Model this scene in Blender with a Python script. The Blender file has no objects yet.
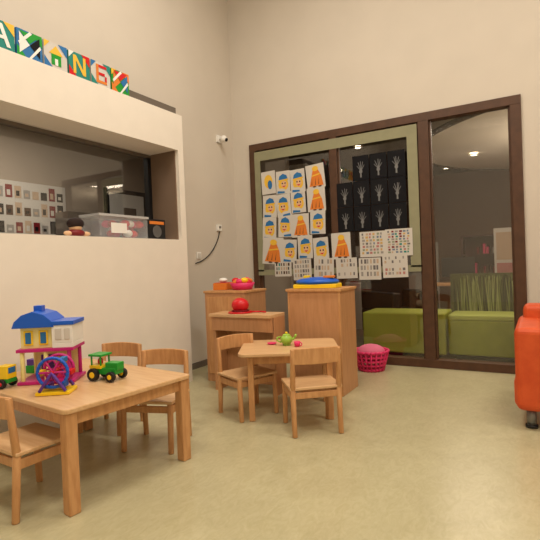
import bpy, bmesh, math, random
from mathutils import Vector, Matrix, Euler
random.seed(4)
sc=bpy.context.scene
try:
    sc.view_settings.view_transform='Standard'
    sc.view_settings.look='None'
except Exception: pass

def lin(c):
    return tuple(((x/255)/12.92 if x/255<=0.04045 else ((x/255+0.055)/1.055)**2.4) for x in c)
M={}
def mat(name,rgb,rough=0.6,spec=0.4,metal=0.0,noise=0,scale=20,stretch=(1,1,1),bump=0,emit=0,rgb2=None,alpha=1):
    if name in M: return M[name]
    m=bpy.data.materials.new(name); m.use_nodes=True
    nt=m.node_tree; b=nt.nodes['Principled BSDF']
    c=lin(rgb)
    b.inputs['Base Color'].default_value=(*c,1)
    b.inputs['Roughness'].default_value=rough
    b.inputs['Metallic'].default_value=metal
    b.inputs['Specular IOR Level'].default_value=spec
    b.inputs['Alpha'].default_value=alpha
    if noise or rgb2:
        tc=nt.nodes.new('ShaderNodeTexCoord'); mp=nt.nodes.new('ShaderNodeMapping')
        mp.inputs['Scale'].default_value=stretch
        n=nt.nodes.new('ShaderNodeTexNoise'); n.inputs['Scale'].default_value=scale; n.inputs['Detail'].default_value=5
        cr=nt.nodes.new('ShaderNodeValToRGB')
        c2=lin(rgb2) if rgb2 else tuple(max(0,x*(1-noise)) for x in c)
        cr.color_ramp.elements[0].color=(*c2,1); cr.color_ramp.elements[1].color=(*c,1)
        cr.color_ramp.elements[0].position=0.35; cr.color_ramp.elements[1].position=0.62
        nt.links.new(tc.outputs['Object'],mp.inputs['Vector']); nt.links.new(mp.outputs[0],n.inputs['Vector'])
        nt.links.new(n.outputs['Fac'],cr.inputs[0]); nt.links.new(cr.outputs[0],b.inputs['Base Color'])
    if emit:
        b.inputs['Emission Color'].default_value=(*c,1); b.inputs['Emission Strength'].default_value=emit
    M[name]=m; return m
def glass(name,tint=(1,1,1),fac=0.06):
    m=bpy.data.materials.new(name); m.use_nodes=True; nt=m.node_tree
    nt.nodes.remove(nt.nodes['Principled BSDF']); out=nt.nodes['Material Output']
    t=nt.nodes.new('ShaderNodeBsdfTransparent'); t.inputs[0].default_value=(*tint,1)
    g=nt.nodes.new('ShaderNodeBsdfGlossy'); g.inputs['Roughness'].default_value=0.01
    mx=nt.nodes.new('ShaderNodeMixShader'); mx.inputs[0].default_value=fac
    nt.links.new(t.outputs[0],mx.inputs[1]); nt.links.new(g.outputs[0],mx.inputs[2]); nt.links.new(mx.outputs[0],out.inputs[0])
    M[name]=m; return m

class B:
    def __init__(s,name): s.name=name; s.bm=bmesh.new(); s.mats=[]
    def mi(s,m):
        if m not in s.mats: s.mats.append(m)
        return s.mats.index(m)
    def _new(s,verts,mtx,m,smooth):
        for v in verts: v.co=mtx@v.co
        fs={f for v in verts for f in v.link_faces}
        i=s.mi(m)
        for f in fs:
            f.material_index=i
            if smooth and len(f.verts)<=4: f.smooth=True
    def box(s,c,d,m,rot=(0,0,0)):
        r=bmesh.ops.create_cube(s.bm,size=1)
        s._new(r['verts'],Matrix.Translation(c)@Euler(rot).to_matrix().to_4x4()@Matrix.Diagonal((*d,1)),m,False); return s
    def bb(s,x0,x1,y0,y1,z0,z1,m):
        return s.box(((x0+x1)/2,(y0+y1)/2,(z0+z1)/2),(x1-x0,y1-y0,z1-z0),m)
    def cyl(s,p1,p2,r1,m,r2=None,seg=16):
        p1=Vector(p1);p2=Vector(p2);d=p2-p1
        r=bmesh.ops.create_cone(s.bm,cap_ends=True,segments=seg,radius1=r1,radius2=r1 if r2 is None else r2,depth=d.length)
        q=Vector((0,0,1)).rotation_difference(d.normalized()).to_matrix().to_4x4()
        s._new(r['verts'],Matrix.Translation((p1+p2)/2)@q,m,True); return s
    def sph(s,c,r,m,seg=20):
        if not hasattr(r,'__len__'): r=(r,r,r)
        q=bmesh.ops.create_uvsphere(s.bm,u_segments=seg,v_segments=seg//2+2,radius=1)
        s._new(q['verts'],Matrix.Translation(c)@Matrix.Diagonal((*r,1)),m,True); return s
    def tube(s,pts,r,m):
        for a,b in zip(pts[:-1],pts[1:]):
            s.cyl(a,b,r,m,seg=10)
        for p in pts[1:-1]: s.sph(p,r,m,seg=10)
        return s
    def ring(s,c,R,r,m,axis='y',n=24):
        pts=[]
        for i in range(n+1):
            a=2*math.pi*i/n; u,v=R*math.cos(a),R*math.sin(a)
            pts.append((c[0]+u,c[1],c[2]+v) if axis=='y' else ((c[0],c[1]+u,c[2]+v) if axis=='x' else (c[0]+u,c[1]+v,c[2])))
        return s.tube(pts,r,m)
    def prism(s,pts,ext,m):
        vs=[s.bm.verts.new(p) for p in pts]; e=Vector(ext)
        ws=[s.bm.verts.new(Vector(p)+e) for p in pts]; i=s.mi(m); n=len(vs)
        fs=[s.bm.faces.new(vs),s.bm.faces.new(ws[::-1])]
        for k in range(n): fs.append(s.bm.faces.new((vs[k],ws[k],ws[(k+1)%n],vs[(k+1)%n])))
        for f in fs: f.material_index=i
        bmesh.ops.recalc_face_normals(s.bm,faces=fs); return s
    def poly(s,pts,m):
        f=s.bm.faces.new([s.bm.verts.new(p) for p in pts]); f.material_index=s.mi(m); return s
    def curved(s,c,w,h,t,bow,m,n=12):
        i=s.mi(m); rows=[]
        for k in range(n+1):
            x=-w/2+w*k/n; q=1-(2*x/w)**2; y=-bow*q; zz=.008*q
            rows.append([s.bm.verts.new((c[0]+x,c[1]+y+dy,c[2]+dz+(zz if dz>0 else 0))) for dy,dz in((-t/2,-h/2),(t/2,-h/2),(t/2,h/2),(-t/2,h/2))])
        fs=[]
        for a,b in zip(rows[:-1],rows[1:]):
            for j in range(4): fs.append(s.bm.faces.new((a[j],b[j],b[(j+1)%4],a[(j+1)%4])))
        fs.append(s.bm.faces.new(rows[0])); fs.append(s.bm.faces.new(rows[-1][::-1]))
        for f in fs: f.material_index=i
        bmesh.ops.recalc_face_normals(s.bm,faces=fs); return s
    def done(s,loc=(0,0,0),yaw=0,bevel=0,seg=2,scale=1):
        me=bpy.data.meshes.new(s.name); s.bm.to_mesh(me); s.bm.free()
        for m in s.mats: me.materials.append(m)
        o=bpy.data.objects.new(s.name,me); sc.collection.objects.link(o)
        o.location=loc; o.rotation_euler=(0,0,yaw); o.scale=(scale,)*3
        if bevel:
            b=o.modifiers.new('bevel','BEVEL'); b.width=bevel; b.segments=seg; b.limit_method='ANGLE'; b.angle_limit=math.radians(50)
        return o
def face_yaw(fx,fy): return math.atan2(-fx,fy)

# ---------- materials
wall_w=mat('wall_cream_paint',(232,224,212),0.85,0.2,noise=0.03,scale=6)
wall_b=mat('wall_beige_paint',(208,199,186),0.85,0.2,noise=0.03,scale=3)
ceil_m=mat('ceiling_white',(232,228,222),0.9,0.1)
beech=mat('beech_wood',(204,154,104),0.42,0.4,rgb2=(188,136,88),scale=7,stretch=(6,6,1))
beech_top=mat('beech_table_top',(214,176,132),0.35,0.45,rgb2=(204,162,116),scale=5,stretch=(1,8,8))
cabm=mat('beech_cabinet_laminate',(194,144,102),0.45,0.4,rgb2=(184,134,92),scale=5,stretch=(8,8,1))
brown=mat('dark_brown_frame',(84,56,38),0.5,0.4,noise=0.2,scale=14)
green_t=mat('khaki_green_border',(146,144,116),0.7,0.2,noise=0.08,scale=10)
white=mat('white_plastic',(235,233,228),0.4)
paper=mat('paper_white',(205,200,192),0.8,0.2)
black=mat('black_plastic',(22,22,24),0.45)
blackp=mat('black_paper',(20,20,24),0.8,0.2)
blue=mat('blue_plastic',(20,90,200),0.35)
lblue=mat('paint_blue',(40,110,170),0.7)
yellow=mat('yellow_plastic',(245,205,30),0.35)
yel=mat('paint_yellow',(232,186,60),0.7)
orange=mat('paint_orange',(220,125,45),0.7)
red=mat('red_plastic',(205,25,35),0.35)
pink=mat('pink_plastic',(225,50,110),0.4)
magenta=mat('magenta_plastic',(190,30,120),0.35)
purple=mat('purple_plastic',(90,50,150),0.35)
green=mat('green_plastic',(30,150,50),0.35)
lgreen=mat('lime_plastic',(150,190,70),0.3)
teal=mat('teal_paint',(30,130,120),0.7)
grey=mat('grey_metal',(130,130,130),0.35,metal=0.7)
dgrey=mat('dark_ledge',(104,94,84),0.7)
darkred=mat('dark_red',(120,15,25),0.5)
cream=mat('cream_yellow_plastic',(238,225,150),0.4)
gl=glass('window_glass',(0.95,0.95,0.93),0.07)
gl2=mat('clear_plastic',(225,228,232),0.25,alpha=0.14)

fm=bpy.data.materials.new('linoleum_floor'); fm.use_nodes=True; nt=fm.node_tree; b=nt.nodes['Principled BSDF']
tc=nt.nodes.new('ShaderNodeTexCoord')
n1=nt.nodes.new('ShaderNodeTexNoise'); n1.inputs['Scale'].default_value=3.0; n1.inputs['Detail'].default_value=8; n1.inputs['Roughness'].default_value=0.7; n1.inputs['Distortion'].default_value=1.0
n2=nt.nodes.new('ShaderNodeTexNoise'); n2.inputs['Scale'].default_value=22; n2.inputs['Detail'].default_value=4; n2.inputs['Roughness'].default_value=0.6; n2.inputs['Distortion'].default_value=2
mp=nt.nodes.new('ShaderNodeMapping'); mp.inputs['Scale'].default_value=(1,0.45,1)
r1=nt.nodes.new('ShaderNodeValToRGB'); r1.color_ramp.elements[0].position=0.35; r1.color_ramp.elements[1].position=0.68
r1.color_ramp.elements[0].color=(*lin((180,172,138)),1); r1.color_ramp.elements[1].color=(*lin((192,185,151)),1)
r2=nt.nodes.new('ShaderNodeValToRGB'); r2.color_ramp.elements[0].position=0.3; r2.color_ramp.elements[1].position=0.65
r2.color_ramp.elements[0].color=(*lin((236,234,222)),1); r2.color_ramp.elements[1].color=(1,1,1,1)
mx=nt.nodes.new('ShaderNodeMixRGB'); mx.blend_type='MULTIPLY'; mx.inputs[0].default_value=0.8
L=nt.links.new
L(tc.outputs['Object'],n1.inputs['Vector']); L(tc.outputs['Object'],mp.inputs['Vector']); L(mp.outputs[0],n2.inputs['Vector'])
L(n1.outputs['Fac'],r1.inputs[0]); L(n2.outputs['Fac'],r2.inputs[0]); L(r1.outputs[0],mx.inputs[1]); L(r2.outputs[0],mx.inputs[2])
L(mx.outputs[0],b.inputs['Base Color']); b.inputs['Roughness'].default_value=0.28; b.inputs['Specular IOR Level'].default_value=0.5

# ---------- room shell
LW=-3.55; BX=-3.2; BE=3.83; BW=5.28; H=5.2; RW=3.0; RY=-2.5
B('floor').bb(LW-.1,RW+.1,RY-.1,BW+.15,-.1,0,fm).done()
B('ceiling').bb(LW-.1,RW+.1,RY-.1,BW+.15,H,H+.1,ceil_m).done()
w=B('wall_left')
w.bb(LW-.1,LW,RY,3.75,0,1.48,wall_b).bb(LW-.1,LW,RY,3.75,2.40,H,wall_b).bb(LW-.1,LW,3.75,BW,0,H,wall_b).bb(LW-.1,LW,RY,0.2,1.48,2.40,wall_b)
w.done()
w=B('wall_left_casing')
w.bb(LW,BX,RY,BE,0,1.48,wall_w).bb(LW,BX,RY,BE,2.40,2.77,wall_w).bb(LW,BX,3.75,BE,1.48,2.40,wall_w).bb(LW,BX,RY,0.2,1.48,2.40,wall_w)
w.done()
B('trim_ledge').bb(LW+.02,BX-.06,RY,BE-.02,2.77,2.86,dgrey).done()
B('window_jamb_shade').bb(LW-.02,BX-.04,3.735,3.752,1.48,2.40,mat('jamb_shade_brown',(120,98,80),0.6)).done()  # shade on the jamb, painted as a brown sheet over the cream post
o=B('window_1'); 
o.bb(LW-.07,LW-.06,0.2,3.75,1.48,2.40,gl)
o.bb(LW-.09,LW-.03,0.2,3.75,1.48,1.51,dgrey).bb(LW-.09,LW-.03,0.2,3.75,2.37,2.40,dgrey).bb(LW-.09,LW-.03,3.70,3.75,1.51,2.37,black)
o.done()
WX0,WX1,WT=-3.28,-0.13,2.76
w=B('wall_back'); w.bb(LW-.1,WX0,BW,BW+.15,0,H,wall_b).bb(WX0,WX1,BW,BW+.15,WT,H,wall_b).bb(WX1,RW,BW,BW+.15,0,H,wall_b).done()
B('wall_right').bb(RW,RW+.1,RY,BW,0,H,wall_w).done()
B('wall_rear').bb(LW-.1,RW+.1,RY-.1,RY,0,H,wall_w).done()
B('baseboard_left').bb(LW,LW+.015,BE,BW-.015,0,.07,dgrey).done()
B('baseboard_back').bb(WX1,RW,BW-.015,BW,0,.07,dgrey).done()

o=B('window_2')
F0,F1=BW-.03,BW+.09
o.bb(WX0,WX1,F0,F1,WT-.09,WT,brown).bb(WX0,WX1,F0,F1,0,.09,brown)
o.bb(WX0,WX0+.09,F0,F1,.09,WT-.09,brown).bb(WX1-.1,WX1,F0,F1,.09,WT-.09,brown)
o.bb(-2.155,-2.065,F0,F1,.09,WT-.09,brown)
o.bb(-1.12,-1.01,F0,F1,.09,WT-.09,brown)
for a,c in((-3.19,-2.155),(-2.065,-1.12),(-1.01,-.23)):
    o.bb(a,c,BW+.03,BW+.036,.09,WT-.09,gl)
    o.bb(a,a+.02,BW+.0,BW+.06,.09,WT-.09,brown).bb(c-.02,c,BW+.0,BW+.06,.09,WT-.09,brown)
o.done(bevel=.004)
o=B('paper_border')
yf=BW-.034
o.bb(-3.20,-1.13,yf,yf+.003,2.53,2.65,green_t).bb(-3.20,-3.115,yf,yf+.003,1.10,2.53,green_t).bb(-1.24,-1.13,yf,yf+.003,1.10,2.53,green_t).bb(-3.20,-1.13,yf,yf+.003,1.05,1.12,green_t)
o.done()

# ---------- drawings on the glass
Y=BW-.036
def sheet(o,cx,zt,w_,h_,m,rot=0,dy=0):
    c=math.cos(rot);s_=math.sin(rot)
    def P(u,v,d=0):
        x=u*w_; z=(.5-v)*h_
        return (cx+x*c-z*s_, Y-dy-d, zt-h_/2+x*s_+z*c)
    o.poly([P(-.5,0),P(-.5,1),P(.5,1),P(.5,0)],m)
    return P
def blob(o,P,cu,cv,ru,rv,m,d,n=14):
    o.poly([P(cu+ru*math.cos(2*math.pi*k/n),cv+rv*math.sin(2*math.pi*k/n),d) for k in range(n)],m)
skin=mat('paint_skin',(222,180,140),0.7)
o=B('childrens_drawings')
def face(cx,zt,dy):
    f=random.choice((-1,1))
    P_=sheet(o,cx,zt,.2,.285,paper,random.uniform(-.06,.06),dy)
    P=lambda u,v,d=0:P_(u*f,v,d)
    blob(o,P,.02,.6,.36,.27,yel,.001)
    blob(o,P,-.12,.86,.3,.1,paper,.0012)
    blob(o,P,.06,.58,.2,.15,skin,.002)
    o.poly([P(-.32,.42,.003),P(.36,.38,.003),P(.26,.2,.003),P(.0,.12,.003),P(-.24,.22,.003)],lblue)
    o.poly([P(-.34,.46,.0032),P(.4,.42,.0032),P(.38,.35,.0032),P(-.34,.39,.0032)],yel)
    blob(o,P,.28,.12,.08,.06,paper,.0035)
    blob(o,P,-.04,.54,.045,.035,blackp,.004); blob(o,P,.15,.54,.045,.035,blackp,.004)
    o.poly([P(-.08,.66,.004),P(.2,.65,.004),P(.07,.72,.004)],red)
    o.poly([P(-.4,.86,.002),P(.1,.9,.002),P(.1,.97,.002),P(-.42,.97,.002)],lblue)
def robe(cx,zt,w_,h_,dy,rot=0):
    P=sheet(o,cx,zt,w_,h_,paper,rot,dy)
    o.poly([P(-.1,.2,.001),P(-.38,.9,.001),P(.4,.92,.001),P(.32,.5,.001),P(.15,.2,.001)],orange)
    blob(o,P,.02,.18,.17,.11,yel,.002)
    o.poly([P(-.2,.45,.002),P(.25,.4,.002),P(.27,.45,.002),P(-.2,.5,.002)],yel)
    for k in(-.2,0,.18): o.poly([P(k,.55,.002),P(k-.06,.85,.002),P(k-.02,.85,.002)],brown)
    blob(o,P,-.1,.93,.1,.03,brown,.003); blob(o,P,.2,.94,.1,.03,brown,.003)
zs=[2.38,2.09,1.80]
cols=[-3.0,-2.78,-2.57]
k=0
for r_,zt in enumerate(zs):
    for c_,cx in enumerate(cols):
        k+=1
        if (r_,c_)==(0,0): 
            P=sheet(o,cx,zt,.205,.29,paper,.03,0); blob(o,P,0,.45,.3,.3,yel,.001); blob(o,P,.1,.6,.16,.2,lblue,.002)
        elif r_==2 and c_==2: robe(cx,zt,.24,.29,0)
        else: face(cx+random.uniform(-.015,.015),zt+random.uniform(-.03,.03),.0005*k)
robe(-2.34,2.38,.24,.29,.004,.08); robe(-2.34,2.10,.24,.29,.005,.03); face(-2.33,1.82,.006) 
robe(-2.97,1.53,.30,.34,.008,-.08)
face(-2.73,1.49,.007); face(-2.51,1.53,.008); face(-2.30,1.49,.009); robe(-2.04,1.53,.24,.31,.01,.02)
paper_g=mat('chalk_white',(120,120,120),0.8)
def snow(cx,zt,dy):
    P=sheet(o,cx,zt,.195,.285,blackp,random.uniform(-.02,.02),dy)
    for a in range(5):
        t=-.9+.45*a+random.uniform(-.1,.1); l=.3 if 0<a<4 else .24
        u=math.sin(t)*l*1.2; v=.55-math.cos(t)*l*1.05
        o.poly([P(-.03+.02*a-.02,.58,.001),P(u-.015,v,.001),P(u+.015,v,.001),P(.02*a-.01,.58,.001)],paper_g)
    blob(o,P,0,.64,.10,.08,paper_g,.0015)
    o.poly([P(-.04,.7,.001),P(-.05,.88,.001),P(.05,.88,.001),P(.04,.7,.001)],paper_g)
k=0
for r_,zt in enumerate([2.40,2.11,1.82]):
    for cx in ([-1.77,-1.565,-1.36] if r_==0 else [-1.975,-1.77,-1.565,-1.36]):
        k+=1; snow(cx,zt,.0004*k)
prt=[mat('print_grey',(150,145,140),0.8),mat('print_beige',(190,165,140),0.8),mat('print_dark',(110,105,105),0.8)]
soft=[mat('ink_rose',(180,120,115),.8),mat('ink_sage',(140,150,125),.8),mat('ink_slate',(110,125,145),.8),prt[0],prt[1],prt[2],mat('ink_ochre',(200,165,100),.8)]
def busy(cx,zt,w_,h_,dy,n=24,rot=0,col=soft):
    P=sheet(o,cx,zt,w_,h_,paper,rot,dy); nc=6
    for i in range(n):
        u=-.42+.85*(i%nc)/nc+random.uniform(0,.03); v=.06+.86*(i//nc)/max(1,-(-n//nc)); e=.001
        wu=.11*random.uniform(.5,1); hv=.6/max(1,-(-n//nc))
        o.poly([P(u,v,e),P(u,v+hv,e),P(u+wu,v+hv,e),P(u+wu,v,e)],random.choice(col))
busy(-1.66,1.52,.30,.29,.008,42); busy(-1.36,1.53,.30,.30,.009,54,0,soft+[darkred,teal])
busy(-2.83,1.21,.24,.18,.010,18,0,[teal,blackp,brown,prt[1]]); busy(-2.56,1.24,.25,.26,.011,24,.02,prt); busy(-2.27,1.24,.26,.26,.012,18,-.03,prt+[paper]*3)
busy(-1.98,1.23,.26,.24,.013,24,.02,prt+[paper]*2); busy(-1.70,1.22,.26,.25,.012,18,0,prt+[paper]); busy(-1.41,1.24,.28,.25,.013,30,.02,prt+[soft[0],paper])
o.done()

# ---------- art on ledge
o=B('canvas_art_row')
art=[(green,'tri',orange),(paper,'E',red),(teal,'N',yel),(paper,'house',green),(lblue,'tri',white),(teal,'A',white),(yel,'N',red),(lblue,'E',white),(green,'A',paper)]
for i,(a,kind,c) in enumerate(art):
    y1=3.12-.215*i
    xx=BX-.03
    o.bb(xx,xx+.02,y1-.2,y1,2.772,2.965,a)
    X=xx+.022; z=2.772
    def q(pts,m,e=0): o.poly([(X+e,y1-.2*(1-u),z+.193*v) for u,v in pts],m)
    def R(u0,u1,v0,v1,m,e=.001): q([(u0,v0),(u1,v0),(u1,v1),(u0,v1)],m,e)
    c2=[orange,teal,red,lblue,green,yel][i%6]
    q([(0,0),(.35,0),(0,.4)],c2,.0005); q([(1,1),(.6,1),(1,.55)],c2,.0005); q([(0,1),(.25,1),(0,.7)],[yel,lblue,white][i%3],.0005)
    if kind=='E': R(.25,.38,.1,.9,orange); R(.38,.8,.78,.9,c); R(.38,.7,.45,.57,c); R(.38,.8,.1,.22,orange); R(.7,.8,.22,.45,c)
    elif kind=='N': R(.2,.33,.12,.88,c); R(.67,.8,.12,.88,c); q([(.2,.88),(.34,.88),(.8,.12),(.66,.12)],c,.0015)
    elif kind=='house': R(.3,.72,.12,.55,c); q([(.2,.55),(.82,.55),(.51,.9)],yel,.001); R(.45,.58,.12,.38,white,.0015)
    elif kind=='A': q([(.15,.1),(.3,.1),(.55,.9),(.42,.9)],c,.001); q([(.42,.9),(.56,.9),(.85,.1),(.7,.1)],c,.0015); R(.3,.7,.35,.47,c,.002)
    else: q([(.1,.1),(.5,.5),(.1,.9)],c,.001); q([(.9,.1),(.5,.5),(.9,.9)],lblue if a is not lblue else blackp,.001); q([(.1,.95),(.9,.95),(.5,.55)],red if a is not lblue else green,.001); q([(.45,0),(.55,0),(.95,.5),(.9,.6)],white,.002); q([(.05,.5),(.1,.4),(.6,.95),(.5,1)],white,.002)
o.done()

# ---------- furniture
def chair(loc,f):
    o=B('child_chair'); hw=.165; m=beech
    for sx in(-1,1):
        o.cyl((sx*hw,-.165,0),(sx*hw,-.145,.32),.018,m,.020); o.cyl((sx*hw,-.145,.32),(sx*(hw-.004),-.172,.605),.020,m,.016)
        o.cyl((sx*hw,.155,0),(sx*hw,.140,.325),.018,m,.020)
        o.box((sx*hw,0,.275),(.02,.28,.05),m)
    o.box((0,.14,.28),(.31,.018,.045),m); o.box((0,-.145,.28),(.31,.018,.045),m)
    o.box((0,0,.328),(.375,.32,.02),beech_top)
    o.curved((0,-.165,.555),.355,.105,.018,.035,m)
    return o.done((loc[0],loc[1],0),face_yaw(*f),bevel=.005)
chair((-2.08,3.17),(.9,-.4))
chair((-1.47,3.07),(-.64,.77))
chair((-2.30,2.36),(.316,-.949))
chair((-2.87,2.47),(.25,-.97))
chair((-2.375,1.48),(.05,1))

def table(name,L_,W_,h,loc,yaw,leg,ins,rnd):
    o=B(name)
    pts=[]
    for cx,cy,a0 in((1,1,0),(-1,1,90),(-1,-1,180),(1,-1,270)):
        for k in range(7):
            a=math.radians(a0+15*k); pts.append((cx*(L_/2-rnd)+rnd*math.cos(a),cy*(W_/2-rnd)+rnd*math.sin(a),h-.026))
    o.prism(pts,(0,0,.026),beech_top)
    for sx in(-1,1):
        for sy in(-1,1):
            x,y=sx*(L_/2-ins),sy*(W_/2-ins)
            o.box((x,y,(h-.026)/2),(leg,leg,h-.026),beech)
        o.box((sx*(L_/2-ins),0,h-.026-.035),(.02,W_-2*ins,.07),beech)
        o.box((0,sx*(W_/2-ins),h-.026-.035),(L_-2*ins,.02,.07),beech)
    return o.done((loc[0],loc[1],0),yaw,bevel=.006)
table('activity_table',1.15,.84,.53,(-2.53,1.925),math.radians(-6.5),.062,.045,.03)
table('small_play_table',.78,.64,.53,(-1.79,3.36),math.radians(28),.045,.09,.06)

o=B('storage_cabinet')
o.bb(-2.06,-1.54,3.88,4.26,.0,.93,cabm).bb(-2.075,-1.525,3.865,4.27,.93,.955,beech)
o.bb(-2.06,-2.04,3.874,3.88,0,.93,beech).bb(-1.56,-1.54,3.874,3.88,0,.93,beech).bb(-2.04,-1.56,3.874,3.88,0,.05,beech)
o.done(bevel=.004)
o=B('play_kitchen_cabinet')
o.bb(-3.05,-2.55,3.9,4.3,.0,.915,cabm).bb(-3.06,-2.54,3.89,4.31,.915,.94,beech).bb(-3.02,-2.6,3.893,3.9,.08,.88,beech)
o.done(bevel=.004)
o=B('play_counter')
o.bb(-2.78,-2.095,3.60,3.875,.71,.74,beech_top).bb(-2.76,-2.095,3.62,3.64,.58,.71,cabm).bb(-2.76,-2.73,3.64,3.87,0,.71,cabm).bb(-2.73,-2.095,3.82,3.845,.05,.71,cabm).bb(-2.115,-2.095,3.66,3.87,0,.71,cabm)
o.done(bevel=.003)

o=B('toy_tray')
o.prism([(x*.2,y*.13,0) for x,y in((-1,-1),(1,-1),(1.15,0),(1,1),(-1,1),(-1.15,0))],(0,0,.035),yellow)
o.sph((0,0,.055),(.21,.14,.045),blue); o.box((.12,-.02,.1),(.1,.08,.02),orange); o.box((-.1,.02,.1),(.06,.06,.03),yellow)
o.done((-1.83,4.05,.957),.2,bevel=.004)
o=B('red_sun_hat')
o.cyl((0,0,0),(0,0,.012),.12,red,.115,seg=28).sph((0,0,.072),(.085,.08,.07),red).ring((0,0,.02),.078,.007,darkred,'z',20).tube([(.1,0,.01),(.2,.02,.01),(.27,-.01,.01)],.008,red)
o.done((-2.5,3.735,.742),0.1)
o=B('toy_food_basket')
o.cyl((0,0,0),(0,0,.07),.10,pink,.13,seg=24)
for i in range(9):
    a=i*.7; o.sph((.07*math.cos(a),.07*math.sin(a),.075+.01*(i%3)),(.04,.04,.03),[red,orange,pink,yellow,white][i%5],12)
o.done((-2.70,4.09,.942))
o=B('toy_food_box'); o.bb(-.08,.08,-.08,.08,0,.07,orange).bb(-.07,.07,-.07,.07,.07,.075,red).sph((0,0,.1),(.05,.04,.025),white); o.done((-2.95,4.1,.942),.1,bevel=.01)
o=B('laundry_basket')
for i in range(5):
    z=.02+i*.045; o.ring((0,0,z),.13+.012*i,.012,pink,'z',20)
for i in range(20):
    a=i*math.pi/10; o.cyl((.13*math.cos(a),.13*math.sin(a),0),(.185*math.cos(a),.185*math.sin(a),.21),.01,pink,seg=8)
o.cyl((0,0,0),(0,0,.012),.13,pink,seg=20).ring((0,0,.21),.187,.014,pink,'z',24).sph((0,0,.2),(.15,.15,.08),mat('pink_fabric',(215,110,140),0.9))
o.done((-1.63,4.95,0.002))

o=B('toy_teapot')
o.sph((0,0,.045),(.05,.05,.042),lgreen).cyl((0,0,0),(0,0,.01),.032,lgreen).sph((0,0,.08),(.032,.032,.014),lgreen).sph((0,0,.1),.01,yellow)
o.tube([(.04,0,.04),(.065,0,.055),(.08,0,.085)],.009,lgreen); o.tube([(-.045,0,.07),(-.075,0,.065),(-.078,0,.04),(-.045,0,.025)],.006,lgreen)
o.done((-1.81,3.36,.532),.6)
o=B('toy_cup'); o.cyl((0,0,0),(0,0,.04),.02,pink,.026).ring((.03,0,.02),.012,.004,pink,'y',12); o.done((-1.70,3.33,.532))
o=B('toy_plate'); o.cyl((0,0,0),(0,0,.012),.03,pink,.04,seg=24); o.done((-1.95,3.36,.532))

T=.5315
def facing(o_,loc,yaw,bev=.003,scale=1): return o_.done((loc[0],loc[1],T),yaw,bevel=bev,scale=scale)
o=B('toy_dollhouse')
o.bb(-.17,.17,-.12,.12,0,.02,magenta)
for x in(-.14,.0,.14):
    for y in(-.1,.1): o.cyl((x,y,.02),(x,y,.21),.013,cream if x<.1 else magenta)
o.bb(-.15,.15,.09,.105,.02,.21,cream)
o.bb(-.17,.17,-.12,.12,.2,.22,magenta)
o.bb(-.1,-.02,.08,.09,.05,.15,purple).bb(.03,.1,-.04,.04,.02,.1,pink)
o.bb(-.15,.04,-.09,.1,.22,.35,cream)
o.bb(-.13,-.075,-.096,-.09,.24,.33,yellow).bb(-.04,.015,-.096,-.09,.24,.33,yellow).bb(-.12,-.085,-.099,-.09,.25,.32,lblue).bb(-.03,.005,-.099,-.09,.25,.32,lblue)
o.prism([(-.19,-.12,.35),(.06,-.12,.35),(.045,-.12,.39),(.0,-.12,.43),(-.065,-.12,.45),(-.13,-.12,.43),(-.175,-.12,.39)],(0,.24,0),blue)
o.bb(-.09,-.04,-.03,.03,.44,.48,blue)
o.bb(.045,.17,-.115,.1,.22,.25,white).bb(.045,.17,-.115,-.1,.25,.36,white).bb(.16,.17,-.1,.1,.25,.36,white).bb(.04,.18,-.12,.1,.36,.385,blue)
o.bb(.065,.105,-.119,-.11,.27,.34,paper).bb(.12,.155,-.119,-.11,.27,.34,paper)
facing(o,(-2.645,1.835),math.radians(35),scale=.97)
o=B('toy_ferris_wheel')
o.bb(-.09,.09,-.07,.07,0,.018,yellow)
for y in(-.05,.05):
    o.ring((0,y,.12),.08,.009,blue if y<0 else magenta,'y',20)
    o.tube([(-.07,y*1.3,.02),(0,y*1.3,.12),(.07,y*1.3,.02)],.009,purple)
    for k in range(3):
        a=k*math.pi/3; o.cyl((.08*math.cos(a),y,.12+.08*math.sin(a)),(-.08*math.cos(a),y,.12-.08*math.sin(a)),.006,magenta,seg=8)
o.cyl((0,-.07,.12),(0,.07,.12),.011,red)
for k in range(6):
    a=k*math.pi/3; o.box((.08*math.cos(a),0,.12+.08*math.sin(a)-.008),(.03,.07,.025),[red,lblue,magenta,yellow,purple,blue][k])
facing(o,(-2.35,1.65),math.radians(35))
o=B('toy_tractor')
o.bb(-.09,.08,-.035,.035,.035,.07,green).bb(.01,.09,-.03,.03,.06,.1,green).bb(-.09,-.01,-.04,.04,.065,.085,yellow)
for x in(-.075,-.015):
    for y in(-.035,.035): o.cyl((x,y,.08),(x,y,.135),.005,green)
o.bb(-.09,.0,-.045,.045,.133,.145,green)
o.sph((-.045,0,.1),(.015,.015,.022),red)
for x,r in((-.055,.035),(.06,.028)):
    for y in(-.05,.05):
        o.cyl((x,y-.012,r),(x,y+.012,r),r,black,seg=20).cyl((x,y-.014,r),(x,y+.014,r),r*.5,yellow,seg=16)
facing(o,(-2.31,1.97),math.radians(10),scale=1.1)
o=B('toy_truck')
o.bb(-.1,.1,-.04,.04,.03,.055,green).bb(.03,.1,-.04,.04,.055,.13,yellow).bb(-.1,.02,-.045,.045,.055,.1,yellow).bb(.05,.102,-.03,.03,.085,.12,lblue)
for x in(-.065,.065):
    for y in(-.045,.045): o.cyl((x,y-.012,.028),(x,y+.012,.028),.028,black,seg=18).cyl((x,y-.014,.028),(x,y+.014,.028),.012,red,seg=12)
facing(o,(-2.81,1.585),math.radians(20))
o=B('toy_blocks'); 
o.bb(-.03,.03,-.03,.03,0,.05,green).bb(-.025,.025,-.025,.025,.05,.09,purple).bb(.05,.1,-.03,.03,0,.04,yellow)
facing(o,(-2.98,1.92),.3)

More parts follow.
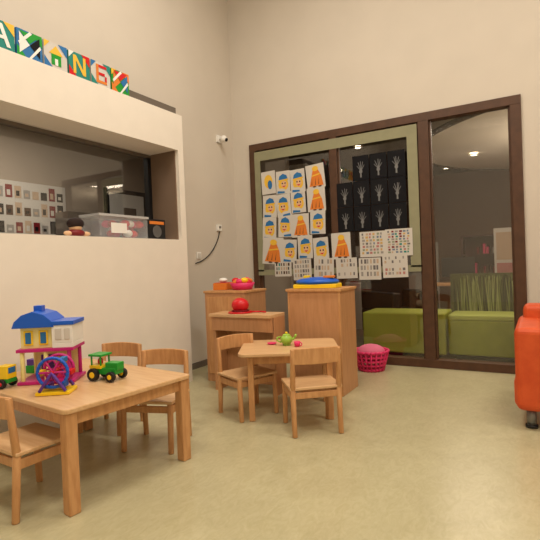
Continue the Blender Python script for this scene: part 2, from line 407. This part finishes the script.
# orange sofa
om=mat('orange_upholstery',(212,88,42),0.5,0.35,rgb2=(200,76,34),scale=10)
o=B('orange_sofa')
o.bb(-.85,.85,-.38,.38,.14,.36,om)
o.bb(-.68,.68,-.38,.2,.36,.48,om)
o.bb(-.84,-.66,-.40,.38,.13,.70,om).bb(.66,.84,-.40,.38,.13,.70,om)
o.bb(-.8,.8,.18,.4,.36,.80,om)
s=o.done((.665,3.98,0),0,bevel=.045,seg=4)
o=B('sofa_feet')
for x in(-.75,.75):
    for y in(-.3,.3): o.cyl((x,y,0),(x,y,.135),.03,grey,seg=18).cyl((x,y,0),(x,y,.02),.04,black,seg=18)
f=o.done((0,0,0)); f.parent=s

o=B('security_camera')
o.box((0,0,0),(.02,.09,.09),white).cyl((0,0,0),(.07,0,0),.015,white).sph((.08,0,-.01),(.04,.045,.045),white).cyl((.1,0,-.02),(.122,0,-.03),.022,black)
o.done((LW+.011,4.95,2.82))
o=B('wall_thermostat'); o.bb(0,.03,-.04,.04,-.04,.04,white).bb(.03,.033,-.02,.02,-.01,.02,grey); o.done((LW+.001,4.87,1.68),bevel=.005)
pts=[]
for t in range(13):
    a=t/12; pts.append((LW+.01,4.88-.5*a**1.7, 1.63-.4*math.sin(a*1.4)**1.2))
B('wall_cable').tube(pts,.006,black).done()
o=B('light_switch'); o.bb(0,.012,-.04,.04,-.04,.04,white).bb(.012,.02,-.025,.025,-.025,.025,paper); o.done((LW+.001,4.45,1.33),bevel=.003)

o=B('plastic_storage_bin')
o.bb(-.12,.12,-.28,-.275,0,.19,gl2).bb(-.12,.12,.275,.28,0,.19,gl2).bb(-.12,-.115,-.28,.28,0,.19,gl2).bb(.115,.12,-.28,.28,0,.19,gl2).bb(-.12,.12,-.28,.28,0,.006,gl2).bb(-.13,.13,-.29,.29,.185,.205,mat('bin_lid',(205,205,205),.4,alpha=.7)).bb(.121,.123,-.16,.02,.04,.13,white)
for i in range(24):
    o.sph((random.uniform(-.07,.07),random.uniform(-.05,.24),.045+.045*(i%3)),(.04,.05,.035),[red,red,pink,white,darkred][i%5],12)
o.done((-3.36,3.03,1.482))
o=B('small_radio'); o.bb(-.1,.1,-.12,.12,0,.2,black).cyl((.1,.0,.08),(.106,0,.08),.06,grey,seg=20).bb(.1,.104,-.1,.1,.15,.18,orange); o.done((-3.40,3.50,1.482),0,bevel=.01)
o=B('baby_doll'); o.sph((0,0,.09),(.05,.055,.05),skin).sph((-.0,0,.115),(.06,.075,.05),mat('dark_hair',(40,25,22),0.9)).sph((0,0,.035),(.06,.08,.035),darkred).sph((.02,.09,.03),(.02,.04,.02),skin,12).sph((.02,-.09,.03),(.02,.04,.02),skin,12); o.done((-3.36,2.60,1.482))

# ---------- adjacent room (left)
dw=mat('office_wall',(165,152,138),0.9,0.1)
B('wall_office_far').bb(-6.6,-6.5,-1,7.1,0,3.3,dw).done()
B('wall_office_end').bb(-6.5,-3.65,7.0,7.1,0,3.3,dw).done()
B('wall_office_start').bb(-6.5,-3.65,-1.1,-1,0,3.3,dw).done()
B('wall_office_side').bb(-3.75,-3.66,5.28,7.0,0,3.3,dw).done()
B('floor_office').bb(-6.6,-3.65,-1,7.1,-.1,0,dgrey).done()
B('ceiling_office').bb(-6.6,-3.66,-1,7.1,3.3,3.4,dw).done()
o=B('photo_board'); o.bb(0,.02,-.6,.55,0,.8,paper)
for i in range(24):
    y=-.55+.135*(i%8); z=.06+.25*(i//8); hh=random.uniform(.1,.2); o.bb(.021,.024,y,y+.1,z,z+hh,random.choice([blackp,dgrey,brown,blackp,prt[0],prt[1],darkred])); o.bb(.024,.026,y+.02,y+.07,z+.03,z+hh*.6,random.choice([paper,blackp,prt[1]]))
o.done((-6.495,4.3,1.72))
o=B('door_1'); o.bb(0,.05,-.48,.48,0,2.62,black).bb(.05,.06,-.4,.4,.02,2.54,white).bb(.06,.065,-.1,.2,1.3,2.3,dgrey).cyl((.06,.33,1.05),(.1,.33,1.05),.015,grey); o.done((-6.495,6.1,0))
o=B('office_cabinet'); o.bb(-.2,.2,-.6,.6,0,1.75,black).bb(.2,.21,-.55,0,.1,1.7,dgrey).bb(-.2,.1,-.5,-.1,1.75,2.1,dgrey).bb(-.15,.1,.1,.5,1.75,2.0,prt[2]); o.done((-6.2,5.1,0))

# ---------- lobby behind the back window
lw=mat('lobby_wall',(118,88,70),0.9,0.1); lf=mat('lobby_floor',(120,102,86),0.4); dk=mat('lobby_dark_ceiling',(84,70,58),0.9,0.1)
YL=11.5
B('floor_lobby').bb(-5,4,BW+.15,YL,-.1,0,lf).done()
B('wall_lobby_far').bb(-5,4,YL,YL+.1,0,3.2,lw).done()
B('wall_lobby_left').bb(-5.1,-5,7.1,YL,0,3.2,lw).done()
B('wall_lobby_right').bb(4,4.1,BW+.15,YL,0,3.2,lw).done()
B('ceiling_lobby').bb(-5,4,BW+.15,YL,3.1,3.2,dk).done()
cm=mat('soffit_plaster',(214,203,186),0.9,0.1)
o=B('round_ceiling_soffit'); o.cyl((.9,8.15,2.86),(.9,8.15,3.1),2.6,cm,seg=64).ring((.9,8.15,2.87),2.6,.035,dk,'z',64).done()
em=mat('downlight_glow',(255,236,205),emit=12)
o=B('downlights')
for x,y,z in((-.9,8.3,2.84),(.1,9.6,2.84),(-2.6,7.6,3.09),(-3.6,9.3,3.09),(-1.7,10.6,3.09),(-.7,10.9,3.09)):
    o.cyl((x,y,z-.01),(x,y,z+.01),.05,em,seg=20).ring((x,y,z-.01),.06,.012,white,'z',20)
o.done()
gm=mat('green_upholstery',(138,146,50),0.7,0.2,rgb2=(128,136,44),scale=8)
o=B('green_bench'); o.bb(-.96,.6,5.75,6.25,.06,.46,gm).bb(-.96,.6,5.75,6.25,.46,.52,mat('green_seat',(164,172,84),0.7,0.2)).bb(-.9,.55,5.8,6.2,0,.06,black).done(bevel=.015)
o=B('grass_print_panel'); gp=mat('grass_panel_base',(94,96,56),0.7,0.2)
gbl=[mat('grass_blade',(160,168,106),0.7,0.2),mat('grass_blade_dark',(60,64,34),0.7,0.2),mat('grass_blade_mid',(126,134,72),0.7,0.2)]
o.bb(-1.0,.6,6.28,6.32,0,.98,gp)
for i in range(170):
    x=-.97+1.55*random.random(); h_=random.uniform(.36,.47); l=random.uniform(-.04,.04); e=6.278-i*.00001
    o.poly([(x,e,.5),(x+.016,e,.5),(x+l+.008,e,.5+h_),(x+l,e,.5+h_)],gbl[i%3])
o.done()
gs=mat('light_green_fabric',(160,168,70),0.7,0.2)
o=B('green_pouf'); o.bb(-1.98,-.985,5.72,6.25,.05,.54,gs).bb(-1.9,-1.05,5.8,6.2,0,.05,black).done(bevel=.05,seg=4)
o=B('dark_armchair'); 
o.bb(-.4,.4,-.4,.4,.12,.45,black).bb(-.4,-.26,-.4,.4,.45,.72,black).bb(.26,.4,-.4,.4,.45,.72,black).bb(-.4,.4,.25,.4,.45,.92,black)
for x in(-.33,.33):
    for y in(-.33,.33): o.cyl((x,y,0),(x,y,.12),.02,grey)
o.done((-1.85,7.0,0),.9,bevel=.03)
o=B('curved_white_counter')
n=14; pin=[];pout=[]
for i in range(n+1):
    a=math.radians(200+110*i/n); pin.append((.8*math.cos(a),.8*math.sin(a),0)); pout.append((1.0*math.cos(a),1.0*math.sin(a),0))
for i in range(n): o.prism([pin[i],pin[i+1],pout[i+1],pout[i]],(0,0,.8),mat('counter_white',(200,195,185),.5))
o.done((-2.75,8.8,0))
o=B('computer_monitor_desk')
o.bb(-.6,.6,-.3,.3,.70,.74,beech).bb(-.6,-.56,-.3,.3,0,.70,beech).bb(.56,.6,-.3,.3,0,.70,beech)
o.bb(-.32,.22,-.02,.02,.84,1.18,black).bb(-.08,-.02,-.01,.05,.74,.9,black).bb(-.17,.07,-.08,.1,.74,.755,black)
o.done((-1.2,8.7,0),.1,bevel=.004)
o=B('lobby_shelving'); sm=mat('shelf_dark_wood',(80,40,32),0.6)
o.bb(-1.2,1.2,.18,.2,0,1.6,sm)
for z in(.0,.4,.8,1.2,1.58): o.bb(-1.2,1.2,-.2,.2,z,z+.03,sm)
for x in(-1.2,-.4,.4,1.17): o.bb(x,x+.03,-.2,.2,0,1.6,sm)
for i in range(40):
    x=-1.15+.058*i; 
    for z in(.43,.83,1.23):
        if random.random()<.6: o.bb(x,x+.045,-.12,.12,z,z+random.uniform(.1,.22),random.choice([pink,brown,prt[1],darkred,prt[0],blackp,sm]))
o.done((-.2,10.4,0))
o=B('reception_screen'); o.bb(-2.4,-1.8,9.9,10.0,0,1.5,prt[0]).bb(-2.35,-1.85,9.88,9.9,.9,1.4,prt[2]).done(bevel=.01)
o=B('display_poster_board')
o.bb(-.22,.22,-.02,.02,.6,1.7,paper).bb(-.18,.18,-.025,-.02,1.1,1.62,prt[1]).bb(-.18,.18,-.025,-.02,.66,1.04,soft[0]).bb(-.02,.02,0,.03,0,.6,grey).bb(-.2,.2,-.15,.15,0,.02,grey)
o.done((-.55,9.9,0))

# ---------- lights
def area(name,loc,size,power,col=(1,.90,.77),up=False):
    l=bpy.data.lights.new(name,'AREA'); l.shape='RECTANGLE'; l.size=size[0]; l.size_y=size[1]; l.energy=power; l.color=col
    o=bpy.data.objects.new(name,l); sc.collection.objects.link(o); o.location=loc
    if up: o.rotation_euler=(math.pi,0,0)
    return o
for i,(x,y) in enumerate(((-1.6,.4),(1.2,.4),(-1.6,3.0),(1.2,3.0))):
    area('ceiling_lamp_light',(x,y,H-.1),(1.2,.5),69)
    B('ceiling_lamp').bb(-.62,.62,-.27,.27,0,.06,white).done((x,y,H-.065))
area('lobby_light',(-1,8,2.8),(1,1),26,(1,.84,.68))
area('lobby_light_b',(-.6,6.3,2.8),(1.5,.4),24,(1,.84,.68))
o=B('soffit_fill_stand'); o.cyl((0,0,0),(0,0,.03),.16,black,seg=24).cyl((0,0,.03),(0,0,1.75),.015,grey).cyl((0,0,1.75),(0,0,1.9),.05,white,.2,seg=24); o.done((.75,7.3,0))  # invented stand for the soffit fill, placed out of view
area('soffit_fill_light',(.75,7.3,1.93),(.25,.25),45,(1,.84,.68),True)  # added upward fill, unseen, to brighten the lobby soffit
area('office_light',(-5,3.5,3.25),(1.2,.6),52,(1,.90,.78))
wd=bpy.data.worlds.new('world'); sc.world=wd; wd.use_nodes=True
wd.node_tree.nodes['Background'].inputs[0].default_value=(.02,.02,.03,1); wd.node_tree.nodes['Background'].inputs[1].default_value=.5

# ---------- camera
cam=bpy.data.cameras.new('camera'); co=bpy.data.objects.new('camera',cam); sc.collection.objects.link(co); sc.camera=co
cam.sensor_width=36; cam.lens=36*470/540; cam.clip_start=.05
a=math.radians(30); fwd=Vector((-math.sin(a),math.cos(a),-6.5/470)).normalized()
r=Vector((math.cos(a),math.sin(a),0)); u=r.cross(fwd)
th=math.radians(2.24)
R=r*math.cos(th)-u*math.sin(th); U=r*math.sin(th)+u*math.cos(th)
m=Matrix((R,U,-fwd)).transposed().to_4x4(); m.translation=Vector((0,0,1.2)); co.matrix_world=m
